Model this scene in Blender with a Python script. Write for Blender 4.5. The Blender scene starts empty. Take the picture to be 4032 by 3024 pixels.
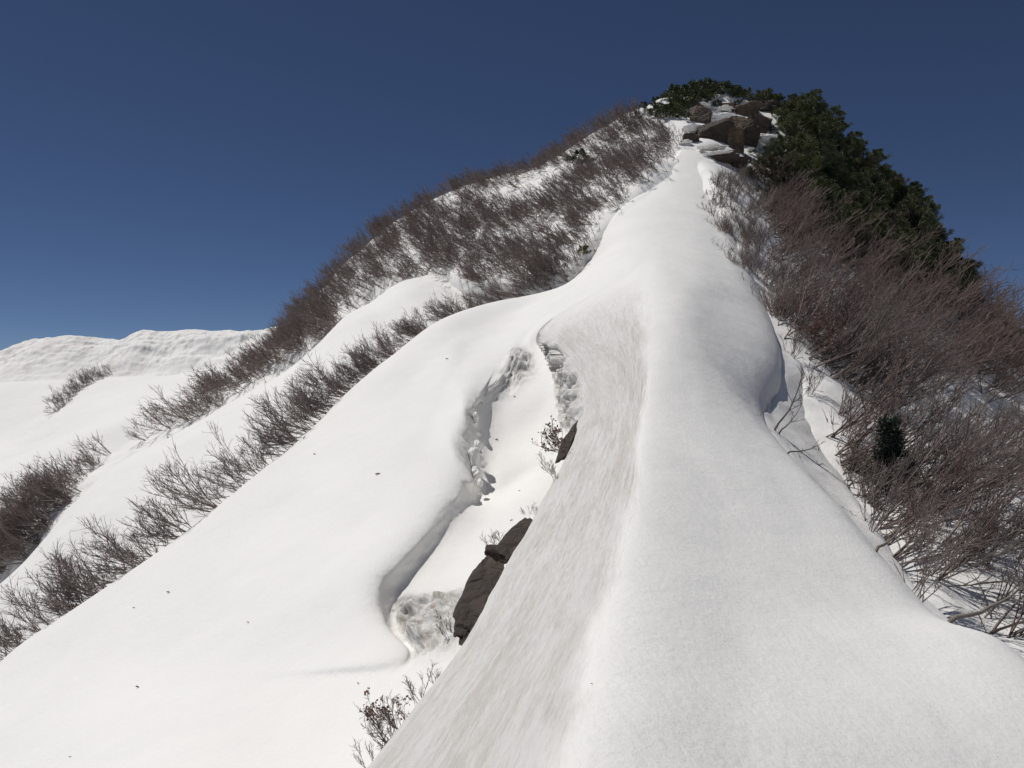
import bpy, math, random
import numpy as np
from mathutils import Vector
from mathutils.bvhtree import BVHTree

# ------------------------------------------------------------------ camera, sky, sun, exposure
scene = bpy.context.scene
COL = scene.collection
F = 3165.0                                    # focal length in pixels of the 4032 px wide photograph
cam_data = bpy.data.cameras.new("camera")
cam = bpy.data.objects.new("camera", cam_data)
COL.objects.link(cam)
cam_data.sensor_width = 36.0
cam_data.lens = 36.0 * F / 4032.0
cam_data.clip_start = 0.05
cam_data.clip_end = 20000
cam.location = (0, 0, 0)
cam.rotation_euler = (math.radians(90), 0, 0)
scene.camera = cam

SUN_EL = math.radians(64)
SUN_AZ = math.radians(-62)                    # clockwise from +Y
sun_dir = Vector((math.sin(SUN_AZ) * math.cos(SUN_EL), math.cos(SUN_AZ) * math.cos(SUN_EL), math.sin(SUN_EL)))
world = bpy.data.worlds.new("World")
scene.world = world
world.use_nodes = True
wn = world.node_tree
bg = wn.nodes["Background"]
sky = wn.nodes.new("ShaderNodeTexSky")
sky.sky_type = 'NISHITA'
sky.sun_disc = False
sky.sun_elevation = SUN_EL
sky.sun_rotation = SUN_AZ
sky.altitude = 7000
sky.air_density = 1.0
sky.dust_density = 0.4
sky.ozone_density = 4.0
hs = wn.nodes.new("ShaderNodeHueSaturation"); hs.inputs["Saturation"].default_value = 1.0; hs.inputs["Hue"].default_value = 0.504
wn.links.new(sky.outputs[0], hs.inputs["Color"]); wn.links.new(hs.outputs[0], bg.inputs[0])
bg.inputs[1].default_value = 0.045
sl = bpy.data.lights.new("sun", 'SUN')
sl.energy = 3.3
sl.angle = math.radians(0.53)
sl.color = (1.0, 0.97, 0.925)
so = bpy.data.objects.new("sun", sl)
so.rotation_euler = sun_dir.to_track_quat('Z', 'Y').to_euler()
COL.objects.link(so)
scene.view_settings.view_transform = 'Standard'
scene.view_settings.look = 'None'
scene.view_settings.exposure = 0.0
scene.view_settings.gamma = 1.0
scene.view_settings.use_curve_mapping = False

random.seed(7)
rng = np.random.default_rng(7)

# ------------------------------------------------------------------ small helpers
def pt(px, py, d):                            # a viewing ray of the photograph followed to distance d
    return ((px - 2016.0) / F * d, d, -(py - 1512.0) / F * d)

def pchip(xk, Y, xq):
    xk = np.asarray(xk, float); Y = np.asarray(Y, float); xq = np.asarray(xq, float)
    h = np.diff(xk)
    hh = h.reshape((-1,) + (1,) * (Y.ndim - 1))
    dl = np.diff(Y, axis=0) / hh
    m = np.zeros_like(Y)
    if len(xk) > 2:
        w1 = 2 * hh[1:] + hh[:-1]; w2 = hh[1:] + 2 * hh[:-1]
        a, b = dl[:-1], dl[1:]
        ok = (a * b) > 0
        with np.errstate(divide='ignore', invalid='ignore'):
            g = (w1 + w2) / (w1 / a + w2 / b)
        m[1:-1] = np.where(ok, g, 0)
    m[0] = dl[0]; m[-1] = dl[-1]
    i = np.clip(np.searchsorted(xk, xq, side='right') - 1, 0, len(xk) - 2)
    t = ((xq - xk[i]) / h[i]).reshape((-1,) + (1,) * (Y.ndim - 1))
    hi = hh[i]
    return ((2*t**3 - 3*t**2 + 1) * Y[i] + (t**3 - 2*t**2 + t) * hi * m[i]
            + (-2*t**3 + 3*t**2) * Y[i+1] + (t**3 - t**2) * hi * m[i+1])

def catmull(xk, Y, xq):                       # smooth spline with finite-difference tangents
    xk = np.asarray(xk, float); Y = np.asarray(Y, float); xq = np.asarray(xq, float)
    h = np.diff(xk); hh = h.reshape((-1,) + (1,) * (Y.ndim - 1))
    dl = np.diff(Y, axis=0) / hh
    m = np.zeros_like(Y)
    m[1:-1] = (dl[:-1] * hh[1:] + dl[1:] * hh[:-1]) / (hh[1:] + hh[:-1])
    m[0] = dl[0]; m[-1] = dl[-1]
    i = np.clip(np.searchsorted(xk, xq, side='right') - 1, 0, len(xk) - 2)
    t = ((xq - xk[i]) / h[i]).reshape((-1,) + (1,) * (Y.ndim - 1))
    hi = hh[i]
    return ((2*t**3 - 3*t**2 + 1) * Y[i] + (t**3 - 2*t**2 + t) * hi * m[i]
            + (-2*t**3 + 3*t**2) * Y[i+1] + (t**3 - t**2) * hi * m[i+1])

def catmull_rows(K, tq):                       # the same across each row, spaced by the real distance between its knots
    h = np.maximum(np.linalg.norm(np.diff(K, axis=1), axis=-1), 1e-3) ** .75
    dl = np.diff(K, axis=1) / h[..., None]
    m = np.zeros_like(K)
    m[:, 1:-1] = (dl[:, :-1] * h[:, 1:, None] + dl[:, 1:] * h[:, :-1, None]) / (h[:, 1:] + h[:, :-1])[..., None]
    m[:, 0] = dl[:, 0]; m[:, -1] = dl[:, -1]
    i = np.clip(np.floor(tq + 1e-9).astype(int), 0, K.shape[1] - 2); t = (tq - i)[None, :, None]; hi = h[:, i, None]
    return ((2*t**3 - 3*t**2 + 1) * K[:, i] + (t**3 - 2*t**2 + t) * hi * m[:, i] + (-2*t**3 + 3*t**2) * K[:, i+1] + (t**3 - t**2) * hi * m[:, i+1])

_perm = np.random.default_rng(3).permutation(256)
_val = np.random.default_rng(4).random(256) * 2 - 1
def vnoise(p):
    p = np.asarray(p, float)
    i = np.floor(p).astype(int); f = p - i
    f = f * f * f * (f * (f * 6 - 15) + 10)
    def g(dx, dy, dz):
        return _val[_perm[(_perm[(_perm[(i[..., 0] + dx) & 255] + i[..., 1] + dy) & 255] + i[..., 2] + dz) & 255]]
    x, y, z = f[..., 0], f[..., 1], f[..., 2]
    def L(a, b, t): return a + (b - a) * t
    return L(L(L(g(0,0,0), g(1,0,0), x), L(g(0,1,0), g(1,1,0), x), y),
             L(L(g(0,0,1), g(1,0,1), x), L(g(0,1,1), g(1,1,1), x), y), z)
def fbm(p, oct=4, gain=0.5):
    p = np.asarray(p, float); s = 0; a = 1; tot = 0
    for k in range(oct):
        s = s + a * vnoise(p * 2**k + 17.3 * k); tot += a; a *= gain
    return s / tot

def tag(o, label=None, cat=None, group=None, kind=None):
    if label: o["label"] = label
    if cat: o["category"] = cat
    if group: o["group"] = group
    if kind: o["kind"] = kind
    return o

def mesh_np(name, V, faces, smooth=True, uv=None, attrs=None):
    """faces: (n,k) int array, all of the same size"""
    V = np.asarray(V, np.float32); faces = np.asarray(faces, np.int32)
    n, k = faces.shape
    me = bpy.data.meshes.new(name)
    me.vertices.add(len(V)); me.vertices.foreach_set("co", V.ravel())
    me.loops.add(n * k); me.loops.foreach_set("vertex_index", faces.ravel())
    me.polygons.add(n)
    me.polygons.foreach_set("loop_start", np.arange(n, dtype=np.int32) * k)
    me.polygons.foreach_set("use_smooth", np.full(n, smooth))
    if uv is not None:
        l = me.uv_layers.new(name="UVMap")
        l.data.foreach_set("uv", np.asarray(uv, np.float32)[faces.ravel()].ravel())
    if attrs:
        for an, av in attrs.items():
            a = me.attributes.new(an, 'FLOAT', 'POINT'); a.data.foreach_set("value", np.asarray(av, np.float32))
    me.update(calc_edges=True); me.validate()
    return me

def link(name, me, mat=None, parent=None):
    o = bpy.data.objects.new(name, me); COL.objects.link(o)
    if mat is not None and not me.materials: me.materials.append(mat)
    if parent is not None: o.parent = parent
    return o

def grid_faces(ns, nt):
    i = np.arange(ns - 1)[:, None] * nt + np.arange(nt - 1)[None, :]
    return np.stack([i, i + 1, i + nt + 1, i + nt], -1).reshape(-1, 4)

def curve(spec, S):
    sk = [c[0] for c in spec]
    Y = [c[2:] if c[1] == 'W' else pt(*c[1:]) for c in spec]
    return pchip(sk, np.array(Y, float), S)

def smooth_grid(P, its, axis):
    for _ in range(its):
        Q = P.copy()
        if axis == 0: Q[1:-1] = 0.25 * P[:-2] + 0.5 * P[1:-1] + 0.25 * P[2:]
        else: Q[:, 1:-1] = 0.25 * P[:, :-2] + 0.5 * P[:, 1:-1] + 0.25 * P[:, 2:]
        P = Q
    return P

def gauss_t(P, sigma):
    n = int(sigma * 3); w = np.exp(-.5 * (np.arange(-n, n + 1) / sigma) ** 2); w /= w.sum()
    Q = np.pad(P, ((0, 0), (n, n), (0, 0)), mode='edge'); out = np.zeros_like(P)
    for k in range(2 * n + 1): out += w[k] * Q[:, k:k + P.shape[1]]
    return out
def grid_normals(P):
    ds = np.gradient(P, axis=0); dt = np.gradient(P, axis=1)
    n = np.cross(dt, ds); n /= np.maximum(np.linalg.norm(n, axis=-1, keepdims=True), 1e-9)
    flip = np.where(n[..., 2:3] < 0, -1, 1)
    return n, n * flip

# ------------------------------------------------------------------ materials
def new_mat(name):
    m = bpy.data.materials.new(name); m.use_nodes = True
    nt = m.node_tree
    return m, nt, nt.nodes["Principled BSDF"]
def N(nt, t, **kw):
    n = nt.nodes.new(t)
    for k, v in kw.items(): setattr(n, k, v)
    return n
def ramp(nt, fac, stops):
    r = N(nt, "ShaderNodeValToRGB"); cr = r.color_ramp
    while len(cr.elements) < len(stops): cr.elements.new(0.5)
    for e, (p, c) in zip(cr.elements, stops): e.position = p; e.color = (*c, 1)
    nt.links.new(fac, r.inputs[0]); return r.outputs[0]
def noise(nt, vec, scale, detail=4, rough=0.55, dist=0.0):
    n = N(nt, "ShaderNodeTexNoise"); n.inputs["Scale"].default_value = scale
    n.inputs["Detail"].default_value = detail; n.inputs["Roughness"].default_value = rough
    n.inputs["Distortion"].default_value = dist
    nt.links.new(vec, n.inputs["Vector"]); return n.outputs["Fac"]
def mathn(nt, op, a, b=None, clamp=False):
    n = N(nt, "ShaderNodeMath", operation=op); n.use_clamp = clamp
    for i, v in enumerate((a, b)):
        if v is None: continue
        if isinstance(v, (int, float)): n.inputs[i].default_value = v
        else: nt.links.new(v, n.inputs[i])
    return n.outputs[0]
def mixc(nt, fac, a, b):
    n = N(nt, "ShaderNodeMix", data_type='RGBA')
    for i, v in ((0, fac), (6, a), (7, b)):
        if isinstance(v, (int, float)): n.inputs[i].default_value = v
        elif isinstance(v, tuple): n.inputs[i].default_value = (*v, 1)
        else: nt.links.new(v, n.inputs[i])
    return n.outputs[2]
def mapped(nt, vec, scale=(1,1,1), rot=(0,0,0)):
    m = N(nt, "ShaderNodeMapping"); m.inputs["Scale"].default_value = scale; m.inputs["Rotation"].default_value = rot
    nt.links.new(vec, m.inputs["Vector"]); return m.outputs[0]

def snow_mat(name, dirty=False, grain=1.0, far=False, cliff=False):
    m, nt, b = new_mat(name)
    tc = N(nt, "ShaderNodeTexCoord"); obj = tc.outputs["Object"]
    tint = noise(nt, obj, 0.05 if far else 0.35, 4, 0.6)
    col = ramp(nt, tint, [(0.3, (0.82, 0.81, 0.785)), (0.7, (0.87, 0.858, 0.83))])
    fine = noise(nt, obj, 14 * grain, 5, 0.65)
    med = noise(nt, obj, 1.6 * grain, 4, 0.5)
    h = mathn(nt, 'ADD', mathn(nt, 'MULTIPLY', fine, 0.028), mathn(nt, 'MULTIPLY', med, 0.07))
    crys = noise(nt, obj, 90 * grain, 2, 0.7)
    h = mathn(nt, 'ADD', h, mathn(nt, 'MULTIPLY', crys, 0.004))
    if dirty:
        uv = N(nt, "ShaderNodeUVMap", uv_map="UVMap").outputs[0]
        at = N(nt, "ShaderNodeAttribute", attribute_name="dirt").outputs["Fac"]
        ic = N(nt, "ShaderNodeAttribute", attribute_name="ice").outputs["Fac"]
        st = noise(nt, mapped(nt, uv, (8.0, 0.8, 1)), 1.0, 9, 0.68, 0.7)      # streaks run along the ridge
        st2 = noise(nt, mapped(nt, uv, (26.0, 3.0, 1)), 1.0, 7, 0.7, 0.5)
        blot = noise(nt, mapped(nt, uv, (1.6, 0.35, 1)), 1.0, 6, 0.7, 0.6)
        k = mathn(nt, 'MULTIPLY', mathn(nt, 'MULTIPLY', st, st2), mathn(nt, 'ADD', mathn(nt, 'MULTIPLY', blot, 2.4), -0.28))
        k = mathn(nt, 'MULTIPLY', mathn(nt, 'SUBTRACT', k, 0.16), 6.0, True)
        k = mathn(nt, 'MULTIPLY', k, at, True)
        col = mixc(nt, mathn(nt, 'MULTIPLY', at, 0.6), col, (0.70, 0.69, 0.67))        # old, wind-packed grey snow
        col = mixc(nt, mathn(nt, 'MULTIPLY', k, 0.42), col, (0.45, 0.395, 0.335))
        col = mixc(nt, mathn(nt, 'MULTIPLY', ic, 0.85), col, mixc(nt, mathn(nt, 'MULTIPLY', mathn(nt, 'SUBTRACT', noise(nt, mapped(nt, obj, (1, 1, 1.9)), 3.2, 8, 0.75, 0.4), .43), 4.2, True), (0.82, 0.82, 0.80), (0.33, 0.265, 0.20)))
        rg = noise(nt, mapped(nt, uv, (9.0, 2.4, 1)), 1.0, 8, 0.66, 1.2)
        any_ = mathn(nt, 'ADD', at, ic, True)
        h = mathn(nt, 'ADD', h, mathn(nt, 'MULTIPLY', mathn(nt, 'MULTIPLY', rg, any_), 0.24))
        h = mathn(nt, 'ADD', h, mathn(nt, 'MULTIPLY', mathn(nt, 'MULTIPLY', st2, any_), 0.05))
    if cliff:
        st = noise(nt, mapped(nt, obj, (.22, .06, .05), (0, .35, 0)), 1.0, 9, 0.72, 0.8)
        k = mathn(nt, 'MULTIPLY', mathn(nt, 'SUBTRACT', st, .50), 5.0, True)
        col = mixc(nt, mathn(nt, 'MULTIPLY', k, 0.7), col, (0.55, 0.49, 0.45))
        h = mathn(nt, 'ADD', h, mathn(nt, 'MULTIPLY', st, 0.12))
    nt.links.new(col, b.inputs["Base Color"])
    b.inputs["Roughness"].default_value = 0.7
    b.inputs["Specular IOR Level"].default_value = 0.25
    bu = N(nt, "ShaderNodeBump"); bu.inputs["Strength"].default_value = 0.5; bu.inputs["Distance"].default_value = 1.0 if not far else 6.0
    nt.links.new(h, bu.inputs["Height"]); nt.links.new(bu.outputs[0], b.inputs["Normal"])
    return m

def rock_mat(name, c1=(0.085, 0.068, 0.057), c2=(0.19, 0.15, 0.12), c3=(0.25, 0.19, 0.11), snow=0.0):
    m, nt, b = new_mat(name)
    tc = N(nt, "ShaderNodeTexCoord"); obj = tc.outputs["Object"]
    n1 = noise(nt, obj, 1.4, 7, 0.65, 0.5); n2 = noise(nt, obj, 6, 6, 0.7)
    col = ramp(nt, n1, [(0.3, c1), (0.55, c2), (0.72, c3)])
    col = mixc(nt, mathn(nt, 'MULTIPLY', n2, 0.6), col, tuple(x * 0.35 for x in c1))
    vo = N(nt, "ShaderNodeTexVoronoi", feature='DISTANCE_TO_EDGE'); vo.inputs["Scale"].default_value = 1.3
    nt.links.new(mapped(nt, obj, (1, 1, 1.8)), vo.inputs["Vector"])
    crack = mathn(nt, 'MULTIPLY', vo.outputs[0], 12.0, True)
    nt.links.new(col, b.inputs["Base Color"])
    b.inputs["Roughness"].default_value = 0.85
    bu = N(nt, "ShaderNodeBump"); bu.inputs["Strength"].default_value = 0.8; bu.inputs["Distance"].default_value = 0.25
    hh = mathn(nt, 'ADD', mathn(nt, 'MULTIPLY', n2, 0.5), mathn(nt, 'ADD', n1, mathn(nt, 'MULTIPLY', crack, 0.3)))
    nt.links.new(hh, bu.inputs["Height"]); nt.links.new(bu.outputs[0], b.inputs["Normal"])
    return m

def bark_mat(name, a=(0.125, 0.096, 0.086), c=(0.25, 0.20, 0.18)):
    m, nt, b = new_mat(name)
    tc = N(nt, "ShaderNodeTexCoord"); oi = N(nt, "ShaderNodeObjectInfo")
    n1 = noise(nt, tc.outputs["Object"], 5, 3, 0.6)
    f = mathn(nt, 'ADD', mathn(nt, 'MULTIPLY', n1, 0.8), mathn(nt, 'MULTIPLY', oi.outputs["Random"], 0.35))
    nt.links.new(ramp(nt, f, [(0.3, a), (0.8, c)]), b.inputs["Base Color"])
    b.inputs["Roughness"].default_value = 0.75
    return m

M_ridge = snow_mat("dirty_snow", dirty=True)
M_snow = snow_mat("snow")
M_cliff = snow_mat("cornice_snow", grain=0.25, far=True, cliff=True)
M_far = snow_mat("far_snow", grain=0.15, far=True)

# ------------------------------------------------------------------ terrain sheets
SHEETS = {}
def sheet(name, P, mat, attrs=None, uv=None):
    ns, nt_ = P.shape[:2]
    if uv is None:
        us = np.concatenate([[0], np.cumsum(np.linalg.norm(np.diff(P[:, nt_ // 2], axis=0), axis=-1))])
        ut = np.concatenate([[0], np.cumsum(np.linalg.norm(np.diff(P[ns // 2], axis=0), axis=-1))])
        uv = np.stack(np.meshgrid(ut, us), -1)
    f = grid_faces(ns, nt_)
    me = mesh_np(name, P.reshape(-1, 3), f, True, uv.reshape(-1, 2), attrs)
    # faces look up: flip where the mean normal points down
    _, nu = grid_normals(P)
    n, _ = grid_normals(P)
    if n[..., 2].mean() > 0: me.flip_normals()
    o = link(name, me, mat)
    tag(o, kind="structure")
    SHEETS[name] = (o, P, f)
    return o
# --- the snow ridge we stand on, its hollow and the slope left of it, one lofted sheet.
# every curve runs from the camera's feet (s=0) to the top of the snow under the rocks (s=1)
rib_crest = [(0,'W',-20,-6,-16),(.08,'W',-17,3,-13),(.15,-800,3350,13),(.2,-350,2950,15.5),(.25,0,2606,18),(.3,330,2379,19.3),(.35,630,2175,20.5),
  (.4,980,1897,22.3),(.45,1236,1680,24.8),(.5,1404,1513,27.3),(.55,1563,1385,29.8),(.6,1730,1262,32.3),(.65,1925,1194,34.8),(.72,2200,1140,37),
  (.78,2320,1020,39.5),(.84,2400,860,42.5),(.92,2583,724,47),(1,2650,645,50),(1.06,2700,560,55)]
slope_up = [(0,'W',-13,-6,-11),(.08,'W',-11,2,-8.5),(.15,-200,3350,10.5),(.2,180,2900,12.5),(.25,480,2620,14.5),(.3,760,2330,16.2),(.35,1010,2110,17.8),
  (.4,1270,1860,19.6),(.45,1470,1690,21.8),(.5,1580,1560,24.2),(.55,1680,1450,26.8),(.6,1800,1330,29.5),(.65,1970,1260,32),(.72,2190,1165,35.5),
  (.78,2310,1040,38.5),(.84,2400,890,42),(.92,2580,740,46.8),(1,2658,645,50),(1.06,2705,560,55)]
slope_low = [(0,'W',-8,-5,-8),(.08,'W',-7,2,-6.5),(.15,420,3300,8.5),(.2,760,2850,10.7),(.25,980,2600,12.3),(.3,1160,2320,14),(.35,1350,2110,15.6),
  (.4,1530,1900,17.6),(.45,1660,1740,19.7),(.5,1710,1610,22),(.55,1760,1500,24.6),(.6,1840,1410,27.4),(.65,1980,1310,30),(.72,2160,1195,34.5),
  (.78,2300,1060,38),(.84,2400,905,41.7),(.92,2580,750,46.6),(1,2664,645,50),(1.06,2710,560,55)]
lip = [(0,'W',-5.4,-5,-7),(.08,'W',-4.8,2,-5.8),(.15,980,3250,7.4),(.2,1330,2840,9.3),(.24,1625,2600,10.8),(.27,1508,2470,12.0),(.30,1474,2310,13.1),(.325,1545,2225,13.7),
  (.36,1680,2080,15),(.4,1790,1945,16.6),(.44,1840,1870,17.8),(.48,1812,1780,18.8),(.52,1838,1690,20),(.56,1846,1600,21.4),(.6,1870,1530,23.2),(.65,2000,1380,27.5),
  (.72,2150,1215,33.5),(.78,2300,1080,37.5),(.84,2400,920,41.4),(.92,2590,760,46.4),(1,2670,645,50),(1.06,2715,560,55)]
wall_base = [(0,'W',-5.0,-5,-7.1),(.08,'W',-4.5,2,-6),(.15,1050,3300,7.67),(.2,1330,2845,9.6),(.232,1655,2606,10.8),(.24,1650,2590,11.1),(.255,1600,2535,12.0),(.27,1550,2478,12.75),(.30,1552,2345,13.45),(.325,1618,2265,14.0),
  (.36,1735,2125,15.2),(.4,1835,1995,16.8),(.44,1882,1965,18.3),(.48,1895,1880,19.3),(.52,1890,1740,21.0),(.56,1872,1620,22.2),(.6,1895,1535,23.6),(.65,2010,1385,27.5),
  (.72,2155,1218,33.4),(.78,2302,1083,37.4),(.84,2405,925,41.3),(.92,2592,765,46.3),(1,2672,645,50),(1.06,2717,560,55)]
floor_l = [(0,'W',-4.6,-5,-7.3),(.08,'W',-4.1,2,-6.2),(.15,1180,3300,7.5),(.2,1450,2845,9.37),(.232,1690,2600,10.75),(.24,1695,2585,11.05),(.27,1650,2460,12.4),(.30,1670,2350,13.3),(.325,1720,2260,14.0),
  (.36,1810,2135,15.2),(.4,1900,2015,16.8),(.44,1960,1950,18.6),(.48,1990,1850,19.9),(.52,1990,1730,22),(.56,1975,1620,23.4),(.6,1985,1520,25),(.65,2050,1385,27.7),
  (.72,2160,1222,33),(.78,2306,1087,37),(.84,2410,930,41),(.92,2596,770,46),(1,2676,645,50),(1.06,2719,560,55)]
floor_r = [(0,'W',-4.2,-5,-7.4),(.08,'W',-3.8,1.8,-6.8),(.15,1330,3300,7.3),(.2,1590,2850,9.1),(.25,1780,2560,10.9),(.30,1890,2330,12.6),(.35,2050,2110,15.0),(.4,2120,1930,17.6),
  (.44,2165,1840,19.6),(.48,2170,1760,20.9),(.52,2150,1660,22.6),(.56,2125,1540,24),(.6,2110,1440,26),(.65,2075,1350,28),
  (.72,2165,1222,32.3),(.78,2312,1090,36.6),(.84,2415,935,40.5),(.92,2600,775,45.7),(1,2680,645,50),(1.06,2722,560,55)]
fold = [(0,'W',-3.6,-5,-7.4),(.08,'W',-3.4,1.6,-6.9),(.15,1480,3400,6.9),(.2,1720,2960,8.4),(.25,1930,2660,10.0),(.30,2060,2400,12.0),(.35,2200,2150,14.8),(.4,2290,1960,17.4),
  (.44,2310,1820,19.3),(.48,2235,1715,21.2),(.52,2192,1610,22.6),(.56,2186,1500,24.2),(.6,2160,1415,26),(.65,2110,1340,28.2),
  (.72,2180,1220,31.6),(.78,2320,1095,36),(.84,2420,940,40),(.92,2605,780,45.4),(1,2684,645,50),(1.06,2724,560,55)]
brow_l = [(0,'W',-2.6,-5,-4.2),(.08,'W',-2.1,1.4,-3.9),(.15,1390,3090,5.4),(.2,1640,2775,6.8),(.25,1850,2512,8.3),(.30,1965,2290,10.2),(.35,2095,2045,12.8),(.4,2190,1865,15.2),
  (.44,2262,1725,17.2),(.48,2290,1640,18.9),(.52,2286,1545,20.6),(.56,2262,1465,22.4),(.6,2190,1375,24.8),(.65,2125,1318,27.4),
  (.72,2200,1205,31),(.78,2340,1080,35),(.84,2440,935,39.4),(.92,2612,780,45),(1,2690,645,50),(1.06,2727,560,55)]
flank_l = [(0,'W',-1.2,-5,-2.8),(.08,'W',-0.9,1.2,-2.45),(.15,1840,3120,4.3),(.2,1990,2800,5.5),(.25,2140,2520,7),(.30,2240,2290,8.7),(.35,2330,2060,11),(.4,2400,1870,13.2),
  (.45,2440,1700,15.8),(.5,2450,1560,18),(.55,2430,1430,20.6),(.6,2370,1320,23.2),(.65,2330,1240,26),(.72,2370,1130,30),(.78,2440,1030,34),(.84,2510,915,38.7),(.92,2640,780,44.6),(1,2705,645,50),(1.06,2735,560,55)]
crest = [(0,'W',0.2,-5,-2.1),(.08,'W',0.35,1.0,-1.78),(.15,2300,3150,3.6),(.2,2370,2820,4.6),(.25,2430,2560,5.9),(.30,2470,2320,7.5),(.35,2510,2090,9.6),(.4,2540,1900,12),
  (.45,2560,1730,14.5),(.5,2575,1580,17),(.55,2595,1430,19.6),(.6,2600,1290,22.3),(.65,2590,1170,25.2),(.72,2590,1060,29.3),(.78,2600,980,33.5),(.84,2640,890,38.3),(.92,2690,765,44.5),(1,2740,645,50),(1.06,2750,560,55)]
flank_r = [(0,'W',1.8,-5,-2.5),(.08,'W',2.0,1.0,-2.2),(.15,3000,3200,3.9),(.2,2960,2850,5.0),(.25,2940,2600,6.4),(.30,2910,2380,8),(.35,2870,2150,10),(.4,2840,1960,12.2),
  (.45,2790,1780,14.6),(.5,2750,1620,17),(.55,2720,1460,19.7),(.6,2700,1310,22.4),(.65,2680,1180,25.3),(.72,2680,1080,29.4),(.78,2690,1000,33.5),(.84,2720,900,38.3),(.92,2745,770,44.5),(1,2768,648,50),(1.06,2770,560,55)]
flank_rr = [(0,'W',3.6,-5,-3.3),(.08,'W',3.9,1.0,-3.05),(.15,3700,3300,4.9),(.2,3600,2950,6.1),(.25,3500,2690,7.6),(.30,3380,2480,9.3),(.35,3220,2280,11.0),(.4,3100,2080,13.0),
  (.45,2980,1870,15.0),(.5,2900,1690,17.4),(.55,2840,1510,20),(.6,2800,1340,22.8),(.65,2770,1200,25.7),(.72,2770,1100,29.6),(.78,2780,1010,33.8),(.84,2790,910,38.5),(.92,2790,780,44.6),(1,2790,655,50),(1.06,2790,570,55)]
brow_r = [(0,'W',6,-5,-5.2),(.08,'W',6.3,1.5,-4.9),(.15,4650,3350,6.3),(.2,4350,2900,7.8),(.25,4032,2602,9.2),(.27,3975,2545,9.7),(.29,3925,2493,10.1),(.31,3815,2490,10.5),(.33,3694,2447,11.0),(.36,3578,2330,11.9),(.4,3425,2165,13.3),
  (.45,3270,1968,15.4),(.5,3091,1783,17.8),(.55,2970,1645,20),(.58,2930,1572,21.2),(.60,2950,1510,22.6),(.63,3040,1425,25.4),(.66,3035,1310,28),(.72,2985,1165,32.3),(.78,2935,1050,35.8),(.84,2890,940,39.6),(.92,2845,790,44.9),(1,2815,665,50),(1.06,2810,580,55)]
def bump1(x, a, b, w):                                     # 1 between a and b, soft edges of width w
    return 1 / (1 + np.exp(-(x - a) / w)) * 1 / (1 + np.exp((x - b) / w))
def offset(spec, dx, dy, dz, upto=9, shrink=0.0):
    out = []
    for c in spec:
        s = c[0]; p = c[2:] if c[1] == 'W' else pt(*c[1:])
        k = 1.0 if s < upto else shrink
        k = 1.0 + (shrink - 1.0) / (1 + math.exp(-(s - upto) / .012)) if upto < 2 else 1.0
        out.append((s, 'W', p[0] + dx * k, p[1] + dy * k, p[2] + dz * k))
    return out
back_l1 = offset(rib_crest, -1.3, 1.2, -1.3, .66, .5)
back_l2 = offset(rib_crest, -4.0, 3.5, -6.5, .66, .35)
back_l3 = offset(rib_crest, -9.0, 7.0, -26, .66, .25)
back_r1 = offset(brow_r, 0.6, 0.5, -0.5, .62, .6)
back_r2 = offset(brow_r, 1.3, 1.2, -2.8, .62, .4)
back_r3 = offset(brow_r, 5.0, 3.5, -22, .62, .3)
curves = [(back_l3, 0), (back_l2, 8), (back_l1, 10), (rib_crest, 12), (slope_up, 40), (slope_low, 40), (lip, 34), (wall_base, 22), (floor_l, 26), (floor_r, 26),
          (fold, 22), (brow_l, 26), (flank_l, 60), (crest, 60), (flank_r, 50), (flank_rr, 50), (brow_r, 50), (back_r1, 10), (back_r2, 10), (back_r3, 8)]
NS = 620
S = np.concatenate([np.linspace(0, .14, 40)[:-1], np.linspace(.14, 1.06, NS)])
K = np.stack([curve(c, S) for c, _ in curves], 1)         # ns x nk x 3
def wsum(i, j, f, w):                                      # ease curve i onto the straight line between j[0] and j[1]
    f = np.asarray(f).reshape(-1, 1)
    L = K[:, j[0]] * (1 - f) + K[:, j[1]] * f
    K[:, i] = K[:, i] * (1 - w[:, None]) + L * w[:, None]
lowS = 1 / (1 + np.exp((S - .2405) / .002)); hiS = 1 / (1 + np.exp(-(S - .655) / .01))
for i, f, g in ((6, .45, .83), (7, .62, .885), (8, .8, .935)): wsum(i, (5, 9), np.interp(S, [.19, .24], [f, g]), lowS)
hiL = 1 / (1 + np.exp(-(S - .588) / .006))
for i, f in ((6, .45), (7, .62), (8, .8)): wsum(i, (5, 9), f, hiL * (1 - hiS))
for i, f in ((6, .35), (7, .5), (8, .62), (9, .78), (10, .9)): wsum(i, (5, 11), f, hiS)
K = smooth_grid(K, 40, 0)
K[:, 12:] = smooth_grid(K[:, 12:], 160, 0)
# the lip of the hollow is ragged
nl = fbm(np.stack([S * 60, S * 0, S * 0], -1), 4, .6); inh = bump1(S, .25, .6, .01)
# right flank: one even sheet between the crisp crest and the outer brow
C_, B_ = K[:, 13].copy(), K[:, 16].copy(); mid = .5 * (K[:, 14] + K[:, 15])
M_ = np.clip(2 * mid - .5 * (C_ + B_), -99, 99)
def quad(A, M, B, u): return (1 - u) ** 2 * A + 2 * u * (1 - u) * M + u ** 2 * B
K[:, 14] = quad(C_, M_, B_, .36); K[:, 15] = quad(C_, M_, B_, .70)
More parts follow.
